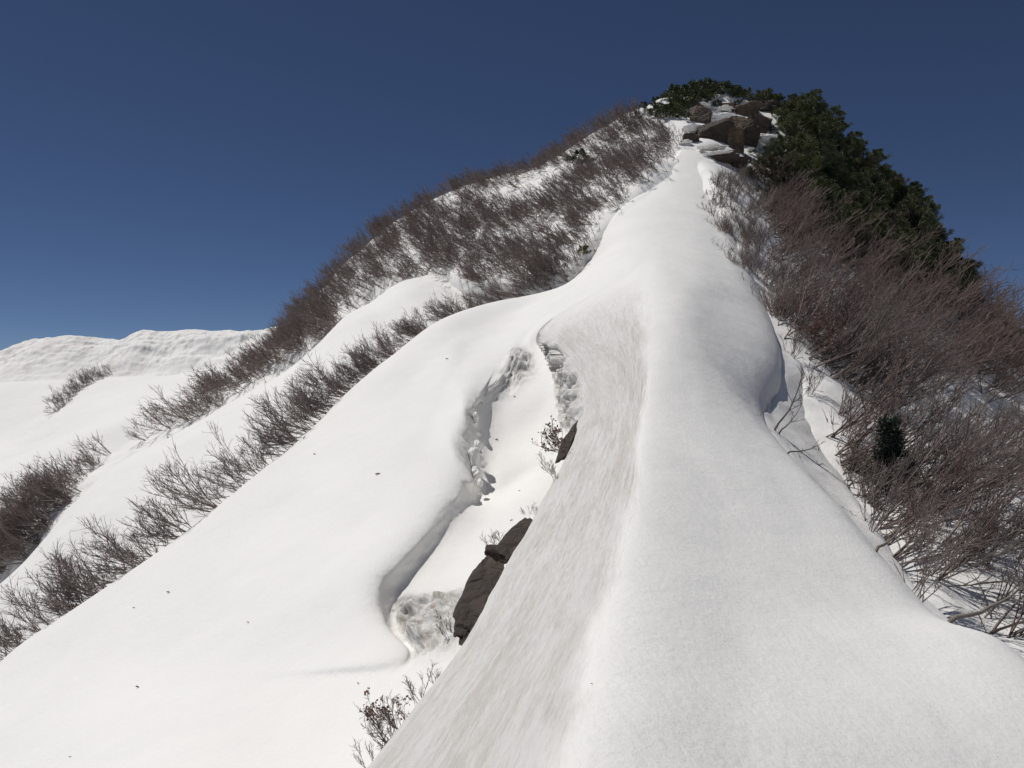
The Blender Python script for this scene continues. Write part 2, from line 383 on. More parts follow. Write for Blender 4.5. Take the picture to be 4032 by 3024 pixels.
# the apron above the hump: one smooth bow from the left edge to the right edge
u0 = .55; Lf = K[:, 3].copy(); Mx = (C_ - (1 - u0) ** 2 * Lf - u0 ** 2 * B_) / (2 * u0 * (1 - u0))
wa = (1 / (1 + np.exp(-(S - .695) / .012)))[:, None]
for k_, u in zip(range(4, 16), (.12, .22, .30, .335, .37, .41, .44, .47, .51, .55, .70, .85)):
    K[:, k_] = K[:, k_] * (1 - wa) + quad(Lf, Mx, B_, u) * wa
tq = [0.0]; names = []
for k in range(1, len(curves)):
    n = curves[k][1]; tq += list(k - 1 + (np.arange(n) + 1) / n)
tq = np.array(tq)
P = catmull_rows(K, tq)
P = smooth_grid(P, 6, 1)
SS, TT = np.meshgrid(S, tq, indexing='ij')
IDX = dict(back_l3=0, back_l2=1, back_l1=2, rib_crest=3, slope_up=4, slope_low=5, lip=6, wall_base=7, floor_l=8, floor_r=9, fold=10, brow_l=11, flank_l=12, crest=13, flank_r=14, flank_rr=15, brow_r=16)
TTn = TT + fbm(np.stack([TT * 2, SS * 30, TT * 0], -1), 4) * .22
dirt = bump1(TT, 10.9, 14, .12) * bump1(TTn, 10, 12.72, .07) * bump1(SS, .02, .66, .02)
ice = bump1(TT, 9.95, 11.0, .05) * bump1(SS, .485, .66, .012)
# dirty lumps on the floor of the pit, and the lump at the head of the hollow
pitd = bump1(SS, .247, .298, .004) * bump1(TT, 7.2, 9.0, .1)
lump = bump1(SS, .585, .628, .005) * bump1(TT, 7.0, 8.9, .15)
ice = np.clip(ice + pitd * 1.2 + lump * 0.9, 0, 1.2)
nl2 = fbm(np.stack([SS * 55, TT * .6, SS * 0], -1), 4, .6); nl3 = fbm(np.stack([SS * 90 + 40, TT * .8, SS * 0], -1), 4, .6)
inh = bump1(SS, .255, .6, .01) * np.exp(-((TT - 6.15) / .22) ** 2); inb = bump1(SS, .255, .6, .01) * np.exp(-((TT - 6.85) / .3) ** 2)
amp_ = np.where(SS < .42, .2, .6); inh = inh * amp_; inb = inb * amp_
P[..., 0] += nl2 * inh * .30 + nl3 * inb * .30; P[..., 2] += nl3 * inh * .10
n_raw, n_up = grid_normals(P)
big = fbm(P * 0.22, 3) * 0.05 + fbm(P * 0.9 + 9, 3) * 0.012
ridgy = np.abs(fbm(np.stack([TT * 14, SS * 38, TT * 0], -1), 5, 0.6))
lumps = fbm(P * 1.5 + 3, 5, 0.6)
scale_d = np.clip(P[..., 1] / 10, .3, 1.3)
P = P + n_up * ((big * np.clip(P[..., 1:2] .squeeze(-1) / 12, .2, 1.2))[..., None]) + n_up * ((dirt * (ridgy - .15) * 0.035 * scale_d)[..., None]) \
      + n_up * ((ice * (lumps * 0.62))[..., None])
sheet("snow_ridge", P, M_ridge, {"dirt": dirt.ravel(), "ice": np.clip(ice, 0, 1).ravel()})

def loft(name, rows, mat, ns=200, nt=200, amp=0.1, fr=0.2, seed=0.0, sm=20, extra=None, oct=4):
    """rows: lists of points, all of one length, from the hidden foot over the crest to the hidden back"""
    R = np.array([[p[1:] if p[0] == 'W' else pt(*p) for p in r] for r in rows], float)
    R = catmull(np.linspace(0, 1, R.shape[1]), R.transpose(1, 0, 2), np.linspace(0, 1, nt)).transpose(1, 0, 2)
    Q = pchip(np.linspace(0, 1, R.shape[0]), R, np.linspace(0, 1, ns))
    Q = smooth_grid(Q, max(2, sm // 5), 0); Q = smooth_grid(Q, sm, 1)
    n, nu = grid_normals(Q)
    Q = Q + nu * (fbm(Q * fr + seed, oct) * amp)[..., None]
    if extra: Q = extra(Q, nu)
    return sheet(name, Q, mat)

# --- second rib: a smooth band of snow behind the row of shrubs
rib2 = [(-500,2680,27),(-200,2480,27.5),(0,2300,28),(121,2185,28.5),(206,2097,29),(260,2024,30),(363,1921,31),(497,1812,32.5),(642,1739,34),(787,1660,35.5),(909,1588,37),(1095,1488,38.5),
        (1245,1368,40),(1368,1245,41.5),(1462,1194,42.5),(1563,1122,43.5),(1650,1093,44.5),(1802,1071,45.5),(2000,1060,46)]
def off(row, dx, dy, dz): return [('W', *(np.array(pt(*p)) + (dx, dy, dz))) for p in row]
def mixrow(a, b, f, push=0.0, dz=0.0):
    A = [np.array(p[1:] if p[0] == 'W' else pt(*p)) for p in a]; B = [np.array(p[1:] if p[0] == 'W' else pt(*p)) for p in b]
    return [('W', *(x * (1 - f) + y * f + np.array((0, push, dz)))) for x, y in zip(A, B)]
foot2 = [(-500,3200,21.5),(-250,3000,21.5),(-60,2800,21.7),(90,2680,21.8),(200,2590,21.9),(330,2490,22),(470,2390,22.3),(640,2270,23),(800,2150,24),(950,2020,24.8),(1080,1900,25.8),(1220,1790,27),
         (1360,1650,29),(1480,1540,31),(1600,1450,33),(1720,1360,35),(1830,1300,37),(1960,1270,39),(2100,1260,41)]
loft("snow_rib", [off(foot2, 3, -4, -12), foot2, mixrow(foot2, rib2, .45, 0, .35), mixrow(foot2, rib2, .8, 0, .3), rib2, off(rib2, -.7, 1.0, -.9), off(rib2, -3, 3.5, -5), off(rib2, -6, 8, -24)],
     M_snow, 220, 420, .12, .25, 5.0, 6)

# --- the mountain itself: left shoulder, peak and right flank in one sheet (left to right)
m_foot = [(-700,3000,33),(-200,2560,34),(150,2250,35),(363,2060,36),(640,1830,38),(909,1680,40),(1150,1520,42),(1400,1340,44),(1650,1250,43),(1950,1240,39),(2200,1240,37),(2380,1050,40),(2600,860,44.5),(2740,760,48.5),
          (2800,1150,36),(2840,1500,27),(2960,1850,23),(3300,2280,17.8),(3700,2660,14.8),(4300,3080,12.6)]
m_a    = [(-700,2800,35),(-200,2400,36.5),(100,2120,37.5),(330,1950,38.5),(600,1780,40.5),(870,1600,43),(1110,1440,46),(1340,1230,48),(1600,1070,47.5),(1870,1100,40.5),(2170,1140,37.0),(2345,960,40.3),(2545,755,46.2),(2740,655,50.1),
          (2880,900,40.2),(2985,1150,33.0),(3165,1470,27.6),(3400,1890,21.8),(3800,2220,17.8),(4500,2620,15.2)]
m_b    = [(-700,2640,36.5),(-200,2280,38),(80,2060,39),(310,1900,40),(570,1750,42.5),(860,1560,45.5),(1100,1410,49),(1330,1170,52),(1580,940,54),(1880,840,52.5),(2120,820,50),(2370,690,52),(2560,600,54),(2760,560,55),
          (2920,720,50),(3080,950,44),(3280,1230,38.5),(3580,1500,35.5),(3950,1780,33),(4600,2080,31)]
m_c    = [(-700,2500,37.5),(-200,2200,39),(60,2020,40),(290,1880,41),(560,1735,43.5),(850,1540,47),(1090,1392,51),(1310,1150,55),(1540,920,57.5),(1870,755,57.5),(2120,690,57),(2370,580,58),(2570,480,61),(2780,440,62),
          (2960,560,59),(3180,780,54),(3430,1020,49.5),(3680,1250,46),(3960,1500,43.5),(4500,1800,42)]
m_sky  = [(-700,2400,38.5),(-200,2150,40),(50,2000,41),(280,1870,42),(550,1725,44.5),(845,1530,48),(1085,1382,52.5),(1290,1145,57),(1520,915,60),(1860,735,61.5),(2120,655,62),(2370,520,63),(2580,405,64.5),(2800,365,66),
          (3050,430,65),(3300,610,62),(3560,830,59),(3760,1100,55.5),(3900,1390,53),(4300,1750,50)]
for r_ in (m_foot, m_a, m_b, m_c, m_sky): r_.append((r_[-1][0] + 1500, r_[-1][1] + 640, r_[-1][2] * .82))
loft("mountain_slope", [off(m_foot, 0, -2, -10), m_foot, m_a, m_b, m_c, m_sky, off(m_sky, 0, 2.5, -1.8), off(m_sky, 0, 9, -10), off(m_sky, 0, 25, -45)], M_snow, 260, 420, .8, .16, 2.0, 5, oct=5)

# --- slopes and cornice mountain far away on the left
f_foot = [(-900,2700,60),(-300,2450,62),(200,2250,64),(600,2050,66),(1000,1800,68),(1400,1600,70),(1900,1500,72)]
f_a    = [(-900,2350,66),(-300,2150,70),(150,1980,74),(560,1800,78),(900,1640,80),(1250,1520,82),(1900,1450,84)]
f_b    = [(-900,2150,72),(-300,1960,77),(60,1870,82),(480,1660,86),(860,1530,92),(1250,1440,95),(1900,1420,96)]
f_c    = [(-900,1950,88),(-300,1800,94),(30,1760,100),(420,1590,104),(760,1500,108),(1150,1420,112),(1900,1400,112)]
f_d    = [(-900,1620,116),(-300,1540,120),(0,1520,124),(380,1500,126),(720,1478,128),(1100,1400,130),(1900,1390,130)]
loft("snow_slope", [off(f_foot, 3, -8, -14), f_foot, f_a, f_b, f_c, f_d, off(f_d, 0, 6, -1.5), off(f_d, 0, 20, -30)], M_far, 240, 300, 1.3, .035, 8.0, 10)
g_top  = [(-900,1500,165),(-300,1430,165),(0,1392,165),(70,1362,165),(135,1343,165),(300,1336,165),(430,1344,165),(490,1344,165),(560,1318,165),(640,1314,165),(690,1314,165),(768,1305,165),(900,1309,165),(1000,1312,165),(1150,1294,165),(1400,1280,165),(1900,1300,165)]
g_mid  = [(p[0] - 12, p[1] + 45, 160) for p in g_top]
g_low  = [(p[0] - 30, 1478 + (0 if p[0] < 700 else -(p[0] - 700) * .16), 150) for p in g_top]
g_foot = [(p[0] - 30, 1640, 134) for p in g_top]
def crevasse(Q, nu):
    n = fbm(Q * np.array((.16, .07, .10)) + 4, 5, .6)
    ridg = 1 - np.abs(fbm(Q * np.array((.035, .1, .15)) + 11, 4, .55)) * 2
    vv = np.linspace(0, 1, Q.shape[0])[:, None]
    w = np.exp(-((vv - .42) / .16) ** 2)
    Q = Q + nu * (w * (n * 1.5 + ridg * 1.3))[..., None]
    return Q
loft("far_mountain", [off(g_foot, 0, -4, -25), g_foot, g_low, g_mid, g_top, off(g_top, 0, 4, -.6), off(g_top, 0, 25, -10), off(g_top, 0, 80, -60)], M_cliff, 260, 460, .25, .2, 1.0, 4, crevasse, 5)
# --- small knoll beyond the right edge of the mountain
k_top = [(3700,1600,88),(3850,1450,88),(3905,1408,88),(3960,1400,88),(4032,1440,88),(4150,1520,88),(4500,1800,88)]
k_foot = [(p[0], p[1] + 260, 78) for p in k_top]
loft("far_knoll", [off(k_foot, 0, -10, -30), k_foot, mixrow(k_foot, k_top, .6, 0, .3), k_top, off(k_top, 0, 3, -1), off(k_top, 0, 30, -40)], M_far, 60, 80, .4, .2, 3.0, 3)

# --- the snow bank that hangs over the gully, right of the crest
b_in  = [(2900,1180,31.6),(2890,1270,28.8),(2885,1360,26.2),(2890,1480,23.4),(2925,1620,21.0),(3040,1790,18.8),(3240,1990,16.3),(3450,2270,13.8),(3660,2530,12.0)]
b_mid = [(2962,1190,32.3),(2975,1290,29.2),(2993,1385,26.8),(3008,1500,24.6),(3060,1650,22.6),(3150,1800,20.3),(3300,1985,17.8),(3490,2225,15),(3720,2510,12.7)]
b_out = [(2998,1200,33.0),(3045,1310,30.2),(3105,1390,28.6),(3160,1470,27.2),(3190,1640,25),(3260,1800,22.8),(3390,1990,19.2),(3540,2215,16.0),(3790,2510,13.2)]
loft("snow_bank", [off(b_in, -.6, -.3, -2), b_in, mixrow(b_in, b_mid, .5, 0, .06), b_mid, b_out, off(b_out, .5, .5, -.9), off(b_out, 1.2, 1.4, -4), off(b_out, 3, 3, -14)], M_snow, 120, 200, .10, .6, 6.0, 4)

# --- the valley far below, out to the horizon
R_ = np.concatenate([[0], np.geomspace(30, 12000, 60)]); A_ = np.linspace(0, 2 * np.pi, 97)
V = np.stack([np.outer(R_, np.cos(A_)), np.outer(R_, np.sin(A_)), np.zeros((len(R_), len(A_)))], -1)
V[..., 2] = -62 + fbm(V * .004, 5) * 22 - np.clip(R_, 0, 1500)[:, None] * .05
sheet("valley_ground", V, M_far)

# ------------------------------------------------------------------ finding a place on the snow
def bvh_of(names):
    vs, fs, n = [], [], 0
    for k in names:
        o, P_, f = SHEETS[k]
        vs.append(P_.reshape(-1, 3)); fs.append(f + n); n += P_.shape[0] * P_.shape[1]
    return BVHTree.FromPolygons(np.concatenate(vs).tolist(), np.concatenate(fs).tolist())
BVH = bvh_of(["snow_ridge", "snow_rib", "mountain_slope", "snow_slope", "far_mountain", "far_knoll", "snow_bank"])
def hit(px, py):
    d = Vector(pt(px, py, 1.0)).normalized()
    loc, nor, idx, dist = BVH.ray_cast(Vector((0, 0, 0)), d)
    if loc is None: return None, None
    if nor.z < 0: nor = -nor
    return loc, nor
def project(p):
    p = np.asarray(p); return 2016 + F * p[..., 0] / p[..., 1], 1512 - F * p[..., 2] / p[..., 1]
def in_poly(x, y, poly):
    inside = np.zeros(np.shape(x), bool); n = len(poly)
    for i in range(n):
        x1, y1 = poly[i]; x2, y2 = poly[(i + 1) % n]
        c = ((y1 > y) != (y2 > y)) & (x < (x2 - x1) * (y - y1) / (y2 - y1 + 1e-12) + x1)
        inside ^= c
    return inside
def scatter(name, poly, per_m2, seed, limit=99999):
    """points spread evenly over the ground of one sheet, inside an outline"""
    r = np.random.default_rng(seed)
    _, P_, f = SHEETS[name]; V_ = P_.reshape(-1, 3)
    a, b, c, d = V_[f[:, 0]], V_[f[:, 1]], V_[f[:, 2]], V_[f[:, 3]]
    ar = np.linalg.norm(np.cross(c - a, d - b), axis=-1) * .5
    ctr = (a + b + c + d) / 4; x, y = project(ctr)
    ok = in_poly(x, y, poly) & (ctr[:, 1] > 1)
    ar = np.where(ok, ar, 0); n = min(limit, int(ar.sum() * per_m2))
    if n < 1: return []
    i = r.choice(len(f), n, p=ar / ar.sum())
    u, v = r.random((n, 1)), r.random((n, 1))
    return ((a[i] * (1 - u) + b[i] * u) * (1 - v) + (d[i] * (1 - u) + c[i] * u) * v)
# ------------------------------------------------------------------ vegetation
M_bark = bark_mat("shrub_bark")
M_bark_red = bark_mat("reddish_bark", (0.115, 0.08, 0.07), (0.21, 0.155, 0.135))
M_bark_grey = bark_mat("grey_bark", (0.10, 0.085, 0.075), (0.22, 0.19, 0.165))
def leaf_mat(name, a, b_, c):
    m, nt, b = new_mat(name)
    tc = N(nt, "ShaderNodeTexCoord"); oi = N(nt, "ShaderNodeObjectInfo")
    n1 = noise(nt, tc.outputs["Object"], 1.1, 4, 0.7)
    n2 = noise(nt, tc.outputs["Object"], 9, 2, 0.7)
    f = mathn(nt, 'ADD', mathn(nt, 'ADD', mathn(nt, 'MULTIPLY', n1, 0.7), mathn(nt, 'MULTIPLY', n2, 0.3)), mathn(nt, 'MULTIPLY', mathn(nt, 'SUBTRACT', oi.outputs["Random"], .5), 0.35))
    nt.links.new(ramp(nt, f, [(0.3, a), (0.52, b_), (0.75, c)]), b.inputs["Base Color"])
    b.inputs["Roughness"].default_value = 0.5
    b.inputs["Specular IOR Level"].default_value = 0.35
    return m
M_leaf = leaf_mat("evergreen_leaves", (0.028, 0.042, 0.016), (0.060, 0.078, 0.025), (0.115, 0.125, 0.04))
M_leaf_y = leaf_mat("yellowish_leaves", (0.035, 0.05, 0.018), (0.07, 0.085, 0.028), (0.12, 0.115, 0.04))
M_leaf_b = leaf_mat("brownish_leaves", (0.03, 0.036, 0.018), (0.065, 0.06, 0.028), (0.11, 0.08, 0.04))
M_needle = leaf_mat("dark_needles", (0.010, 0.020, 0.014), (0.020, 0.036, 0.022), (0.04, 0.055, 0.03))
M_rust = leaf_mat("rust_leaves", (0.10, 0.045, 0.03), (0.16, 0.075, 0.05), (0.2, 0.11, 0.07))

class Tubes:
    def __init__(s, sides=3): s.V = []; s.F = []; s.n = 0; s.k = sides
    def add(s, pts, rad):
        P_ = np.asarray(pts, float); m = len(P_); k = s.k
        T = np.gradient(P_, axis=0); T /= np.maximum(np.linalg.norm(T, axis=1, keepdims=True), 1e-9)
        ref = np.array((0.31, 0.17, 0.94)) if abs(T[0, 2]) < .8 else np.array((1.0, 0.1, 0.05))
        A = np.cross(T, ref); A /= np.linalg.norm(A, axis=1, keepdims=True); B = np.cross(T, A)
        an = np.arange(k) * 2 * np.pi / k
        ring = P_[:, None] + (A[:, None] * np.cos(an)[:, None] + B[:, None] * np.sin(an)[:, None]) * np.asarray(rad)[:, None, None]
        s.V.append(ring.reshape(-1, 3))
        i = np.arange(m - 1)[:, None] * k + np.arange(k)[None]; j = np.arange(m - 1)[:, None] * k + (np.arange(k)[None] + 1) % k
        s.F.append((np.stack([i, j, j + k, i + k], -1).reshape(-1, 4)) + s.n); s.n += m * k
    def arrays(s): return np.concatenate(s.V), np.concatenate(s.F)
    def mesh(s, name): V, Fc = s.arrays(); return mesh_np(name, V, Fc, True)

def unit(v): v = np.asarray(v, float); return v / np.linalg.norm(v)
def path(r, p, d, L, n, up, wob):
    pts = [p]; d = unit(d)
    for _ in range(n):
        d = unit(d + np.array((0, 0, up)) + r.normal(0, wob, 3)); p = p + d * (L / n); pts.append(p)
    return np.array(pts), d
def at_path(pts, f):
    x = f * (len(pts) - 1); i = min(int(x), len(pts) - 2); t = x - i
    return pts[i] * (1 - t) + pts[i + 1] * t, unit(pts[i + 1] - pts[i])
def shrub(seed, stems=8, elev=(10, 40), spread=50, L=(1.5, 2.2), b1=6, b2=4, up=0.10, r0=.016, r1=.0055, detail=5, side=1.0, b3=0, tips=None):
    """many stems from one foot, swept towards +X and curving up, forked again and again"""
    r = np.random.default_rng(seed); t = Tubes(3)
    for _ in range(stems):
        az = math.radians(r.uniform(-spread, spread)); el = math.radians(r.uniform(*elev)); l = r.uniform(*L)
        d = np.array((math.cos(el) * math.cos(az), math.cos(el) * math.sin(az), math.sin(el)))
        foot = np.array((r.uniform(-.15, .15), r.uniform(-.35, .35) * side, -.25))
        p, _d = path(r, foot, d, l, detail + 1, up, .07)
        t.add(p, np.linspace(r0 * r.uniform(.7, 1.15), r1, len(p)))
        for k in range(b1):
            f = r.uniform(.25, .97); q, dq = at_path(p, f)
            dd = unit(dq + r.normal(0, .38, 3) + np.array((.05, 0, .10)))
            p2, _ = path(r, q, dd, l * r.uniform(.28, .5) * (1.15 - f * .6), max(2, detail - 2), up * 1.3, .10)
            t.add(p2, np.linspace(r0 * .5, r1 * .9, len(p2)))
            for m in range(b2):
                q3, d3 = at_path(p2, r.uniform(.2, 1.0))
                d3 = unit(d3 + r.normal(0, .42, 3) + np.array((0, 0, .12)))
                p3, _ = path(r, q3, d3, l * r.uniform(.09, .2), 2, up * 1.4, .12)
                t.add(p3, np.linspace(r1 * .95, r1 * .55, len(p3)))
                if tips is not None: tips.append(p3[-1])
                for o in range(b3):
                    q4, d4 = at_path(p3, r.uniform(.3, 1.0)); d4 = unit(d4 + r.normal(0, .5, 3))
                    p4, _ = path(r, q4, d4, l * r.uniform(.04, .09), 1, 0, .1)
                    t.add(p4, np.linspace(r1 * .7, r1 * .45, 2))
                    if tips is not None: tips.append(p4[-1])
    return t
def leaves_mesh(name, centres, size, n_each, seed, stretch=1.0, upw=.5, spreadr=.1, out=None):
    """little two-faced folded leaves standing round every centre"""
    r = np.random.default_rng(seed); c = np.repeat(np.asarray(centres), n_each, 0); n = len(c)
    d = r.normal(0, 1, (n, 3)); d[:, 2] += upw; d /= np.linalg.norm(d, axis=1, keepdims=True)
    c = c + d * spreadr * r.random((n, 1)) 
    s_ = np.cross(d, r.normal(0, 1, (n, 3))); s_ /= np.linalg.norm(s_, axis=1, keepdims=True)
    L_ = size * r.uniform(.6, 1.3, (n, 1)); W = L_ * .28 / stretch
    nn = np.cross(d, s_)
    V = np.stack([c, c + d * L_ * .5 + s_ * W + nn * W * .3, c + d * L_, c + d * L_ * .5 - s_ * W + nn * W * .3], 1).reshape(-1, 3)
    return mesh_np(name, V, np.arange(4 * n).reshape(-1, 4), False)

NEARS = [shrub(100 + i, stems=7 + i % 3, elev=(2, 46), spread=42, L=(1.5, 2.4), b1=8, b2=4, up=.05, r0=.019, r1=.0065, b3=1).mesh("bare_shrub_swept") for i in range(7)]
LOWS = [shrub(200 + i, stems=6, elev=(-2, 34), spread=42, L=(1.9, 3.2), b1=6, b2=4, up=.045, r0=.028, r1=.0075, detail=6).mesh("bare_shrub_low") for i in range(6)]
UPS = [shrub(300 + i, stems=8, elev=(40, 80), spread=75, L=(1.1, 1.8), b1=6, b2=4, up=.06, b3=1).mesh("bare_shrub_upright") for i in range(5)]
TWIGS = [shrub(400 + i, stems=5, elev=(12, 60), spread=60, L=(.6, 1.0), b1=6, b2=4, up=.06, r0=.010, r1=.0042, b3=1).mesh("small_shrub") for i in range(4)]
for me in NEARS + LOWS: me.materials.append(M_bark)
for me in UPS: me.materials.append(M_bark)
for me in TWIGS: me.materials.append(M_bark_grey)
for me in LOWS[3:5]: me.materials.clear(); me.materials.append(M_bark_red)
for me in LOWS[5:]: me.materials.clear(); me.materials.append(M_bark_grey)

def plant(name, me, p, lean_deg, scale=1.0, tilt=0.0, label=None, cat="shrub", group=None, up3=1.0):
    o = bpy.data.objects.new(name, me); COL.objects.link(o)
    o.location = p; o.rotation_euler = (random.uniform(-.12, .12), -math.radians(tilt), math.radians(lean_deg))
    o.scale = (scale, scale, scale * up3)
    tag(o, label, cat, group); return o

# 1. the row along the near rib's crest
def rib_point(s, back=.25, sink=.12):
    a = curve(rib_crest, np.array([s]))[0]; b = curve(back_l1, np.array([s]))[0]
    return a + (b - a) * back - np.array((0, 0, sink))
Sx = 0.235
row_s = [.2, .213, .222, .252, .262, .27, .283, .291, .3, .309]
row_s += list(np.linspace(.316, .47, 21)) + list(np.linspace(.475, .665, 40))
row_grp = "bare shrubs in the row along the crest of the near snow slope"
def place_words(px):
    if px < 350: return "at the lower left end of the row"
    if px < 800: return "in the lower left stretch of the row"
    if px < 1250: return "in the middle stretch of the row"
    if px < 1600: return "in the upper stretch of the row"
    return "near the top of the row"
for i, s_ in enumerate(row_s):
    p = rib_point(s_ + random.uniform(-.002, .002), random.uniform(.0, .5), .05)
    px, py = project(p)
    sc = random.uniform(.8, 1.15) * (0.82 if s_ > .5 else 1.0) * (0.55 if (.24 < s_ < .256 or s_ in (.213,)) else 1)
    plant("bare_shrub", NEARS[i % 7], p, 180 + random.uniform(-35, 30), sc * .8, -12,
          "leafless shrub on the near slope's crest, " + place_words(px), group=row_grp + ", " + place_words(px), up3=random.uniform(.85, 1.15))
print("ROW", len(row_s))

# 2. thickets: the nearest shrubs as objects of their own, the rest as one stuff mesh
def near_scale(p):                                          # stunted shrubs high on the right flank
    x, y = project(np.asarray(p)); return float(np.interp(y, [700, 1250], [.66, 1.0])) if x > 2700 else 1.0
def thicket(points, protos_hi, lean, n_obj, label, group, stuff_name, stuff_label, seed, scale=(.8, 1.15), mats=None, up3=1.0, lo=None, tilt=0, far_scale=1.0, shown=None):
    r = np.random.default_rng(seed)
    pts = list(points)
    d = np.array([p[1] for p in pts]); order = np.argsort(d)
    if shown is not None:                                   # keep those whose foot shows in the picture
        order = np.array([i for i in order if shown(*project(pts[i]))] + [i for i in order if not shown(*project(pts[i]))])
    for i in order[:n_obj]:
        ph = protos_hi[r.integers(len(protos_hi))]
        ang = lean(pts[i]) if callable(lean) else lean
        plant("bare_shrub", ph, pts[i], ang + r.uniform(-30, 30), r.uniform(*scale) * near_scale(pts[i]), tilt, label, group=group, up3=up3 * r.uniform(.85, 1.15))
    rest = order[n_obj:]
    if not len(rest) or stuff_name is None: return
    Vs, Fs, n = [], [], 0
    for i in rest:
        V, Fc = lo[r.integers(len(lo))]
        ang = math.radians((lean(pts[i]) if callable(lean) else lean) + r.uniform(-42, 42)); s_ = r.uniform(*scale) * far_scale * near_scale(pts[i])
        c_, q_ = math.cos(ang) * s_, math.sin(ang) * s_
        W = np.empty_like(V); W[:, 0] = V[:, 0] * c_ - V[:, 1] * q_; W[:, 1] = V[:, 0] * q_ + V[:, 1] * c_; W[:, 2] = V[:, 2] * s_ * up3
        Vs.append(W + np.asarray(pts[i])); Fs.append(Fc + n); n += len(V)
    me = mesh_np(stuff_name, np.concatenate(Vs), np.concatenate(Fs), True)
    o = link(stuff_name, me, mats or M_bark); tag(o, stuff_label, "thicket", kind="stuff")
    print(stuff_name, len(rest), n)
lo_swept = [shrub(500 + i, stems=6, elev=(5, 55), spread=55, L=(1.3, 2.1), b1=5, b2=4, up=.05, r0=.018, r1=.0085, detail=4).arrays() for i in range(6)]
for V_, F_ in lo_swept:                                      # pressed down by the snow
    a_ = math.radians(14); x_, z_ = V_[:, 0].copy(), V_[:, 2].copy(); V_[:, 0] = x_ * math.cos(a_) + z_ * math.sin(a_); V_[:, 2] = z_ * math.cos(a_) - x_ * math.sin(a_)
lo_up = [shrub(560 + i, stems=7, elev=(35, 80), spread=75, L=(1.0, 1.7), b1=5, b2=4, up=.05, r0=.016, r1=.007, detail=4).arrays() for i in range(4)]
lo_low = [shrub(520 + i, stems=5, elev=(-2, 42), spread=50, L=(1.6, 3.0), b1=5, b2=3, up=.045, r0=.028, r1=.0095, detail=5).arrays() for i in range(6)]
def thin(pts, keep):                                        # drop points by a density rule over picture position
    out = []
    for p in pts:
        x, y = project(p)
        if random.random() < keep(float(x), float(y)): out.append(p)
    return out

# left thicket: upper part between the snow crest and the left skyline
polyA = [(1560,1105),(1700,1085),(1860,1060),(1950,1200),(2080,1215),(2280,1150),(2350,1020),(2405,880),(2510,790),(2620,700),(2700,600),(2640,500),(2500,420),(2250,540),(1900,690),(1500,900),(1250,1150),(1060,1380),(1250,1370)]
def keepA(x, y):
    sky_y = np.interp(x, [1150,1300,1500,1900,2200,2400,2600], [1380,1190,965,745,650,520,420])
    below = y - sky_y
    k = 1.0
    if 1930 < x < 2330 and 15 < below < 95: k = .08                       # the bare strip of snow under the skyline
    elif x > 2360 and below > 60: k = .9
    edge = np.interp(x, [1900,2080,2250,2330,2400,2583,2660], [1190,1200,1135,1000,860,724,640]) - y
    if x > 1900 and edge < 60: k = min(k, .5)
    return k
ptsA = thin(scatter("mountain_slope", polyA, 2.3, 11), keepA)
thicket(ptsA, NEARS + UPS, lambda p: 180, 20, "leafless shrub at the lower edge of the thicket left of the peak", "shrubs in the thicket left of the peak",
        "shrub_thicket", "dense brown leafless thicket below the left skyline of the peak", 21, (.65, .95), lo=lo_swept, far_scale=.9, tilt=-14)
# left thicket: the band that runs down to the left edge behind the second rib
polyB = [(-150,2450),(0,2300),(210,2090),(360,1915),(640,1735),(900,1590),(1090,1480),(1240,1375),(1400,1290),(1300,1150),(1150,1340),(1085,1385),(900,1480),(840,1535),(550,1725),(280,1870),(50,1960),(-200,2080)]
def keepB(x, y):
    if x < 330: return 1.0
    if x < 480: return .35
    if x < 780: return .3
    return 1.0
ptsB = thin(scatter("mountain_slope", polyB, 1.6, 12), keepB)
thicket(ptsB, NEARS, lambda p: 180, 32, "leafless dark shrub in the band behind the second snow rib", "shrubs in the band behind the second snow rib",
        "shrub_band", "dark leafless thicket running down behind the second snow rib to the left edge", 22, (.85, 1.3), lo=lo_swept, far_scale=.9, tilt=-14)
# far-off cluster on the left slope
n_far = 0
for i in range(15):
    f = i / 14; px = 245 + 200 * f + random.uniform(-8, 8); py = 1612 - 130 * f + random.uniform(-8, 8) - 25 * math.sin(f * 3.1)
    loc, nor = hit(px, py)
    if loc is None: continue
    plant("bare_shrub", NEARS[i % 7], loc, 180 + random.uniform(-30, 10), 1.25, 0, "tiny far-off dark shrub in the lone cluster on the distant left slope", group="lone cluster of shrubs on the distant left slope")
# right thicket
polyR = [(2960,640),(2860,690),(2790,720),(2760,820),(2720,900),(2760,1060),(2850,1110),(3000,1130),(3040,1340),(3160,1450),(3170,1640),(3330,2080),(3560,2350),(3700,2470),(3880,2560),(4200,2800),(4300,1900),(3930,1400),(3800,1180),(3400,960),(3150,800)]
def keepR(x, y):
    k = 1.0
    if x < 3000 and y < 1180: k = 1.0
    if x > 3250 and y > 1500: k = .42
    if x > 3550 and 1640 < y < 1800: k = .3
    if x > 3780 and 1800 < y < 2150: k = .35
    return k
ptsR = thin(scatter("mountain_slope", polyR, .78, 13), keepR) + list(scatter("mountain_slope", [(2960,640),(2850,690),(2790,740),(2770,860),(2800,1040),(2870,1110),(3000,1130),(3100,1000),(3080,800)], 1.3, 17))
def leanR(p):
    x, y = project(np.asarray(p)); return float(np.interp(x, [2700, 3000, 3200, 4000], [95, 40, 8, -8]))
lo_pts = [p for p in ptsR if project(p)[0] > 2990]; up_pts = [p for p in ptsR if project(p)[0] <= 2990]
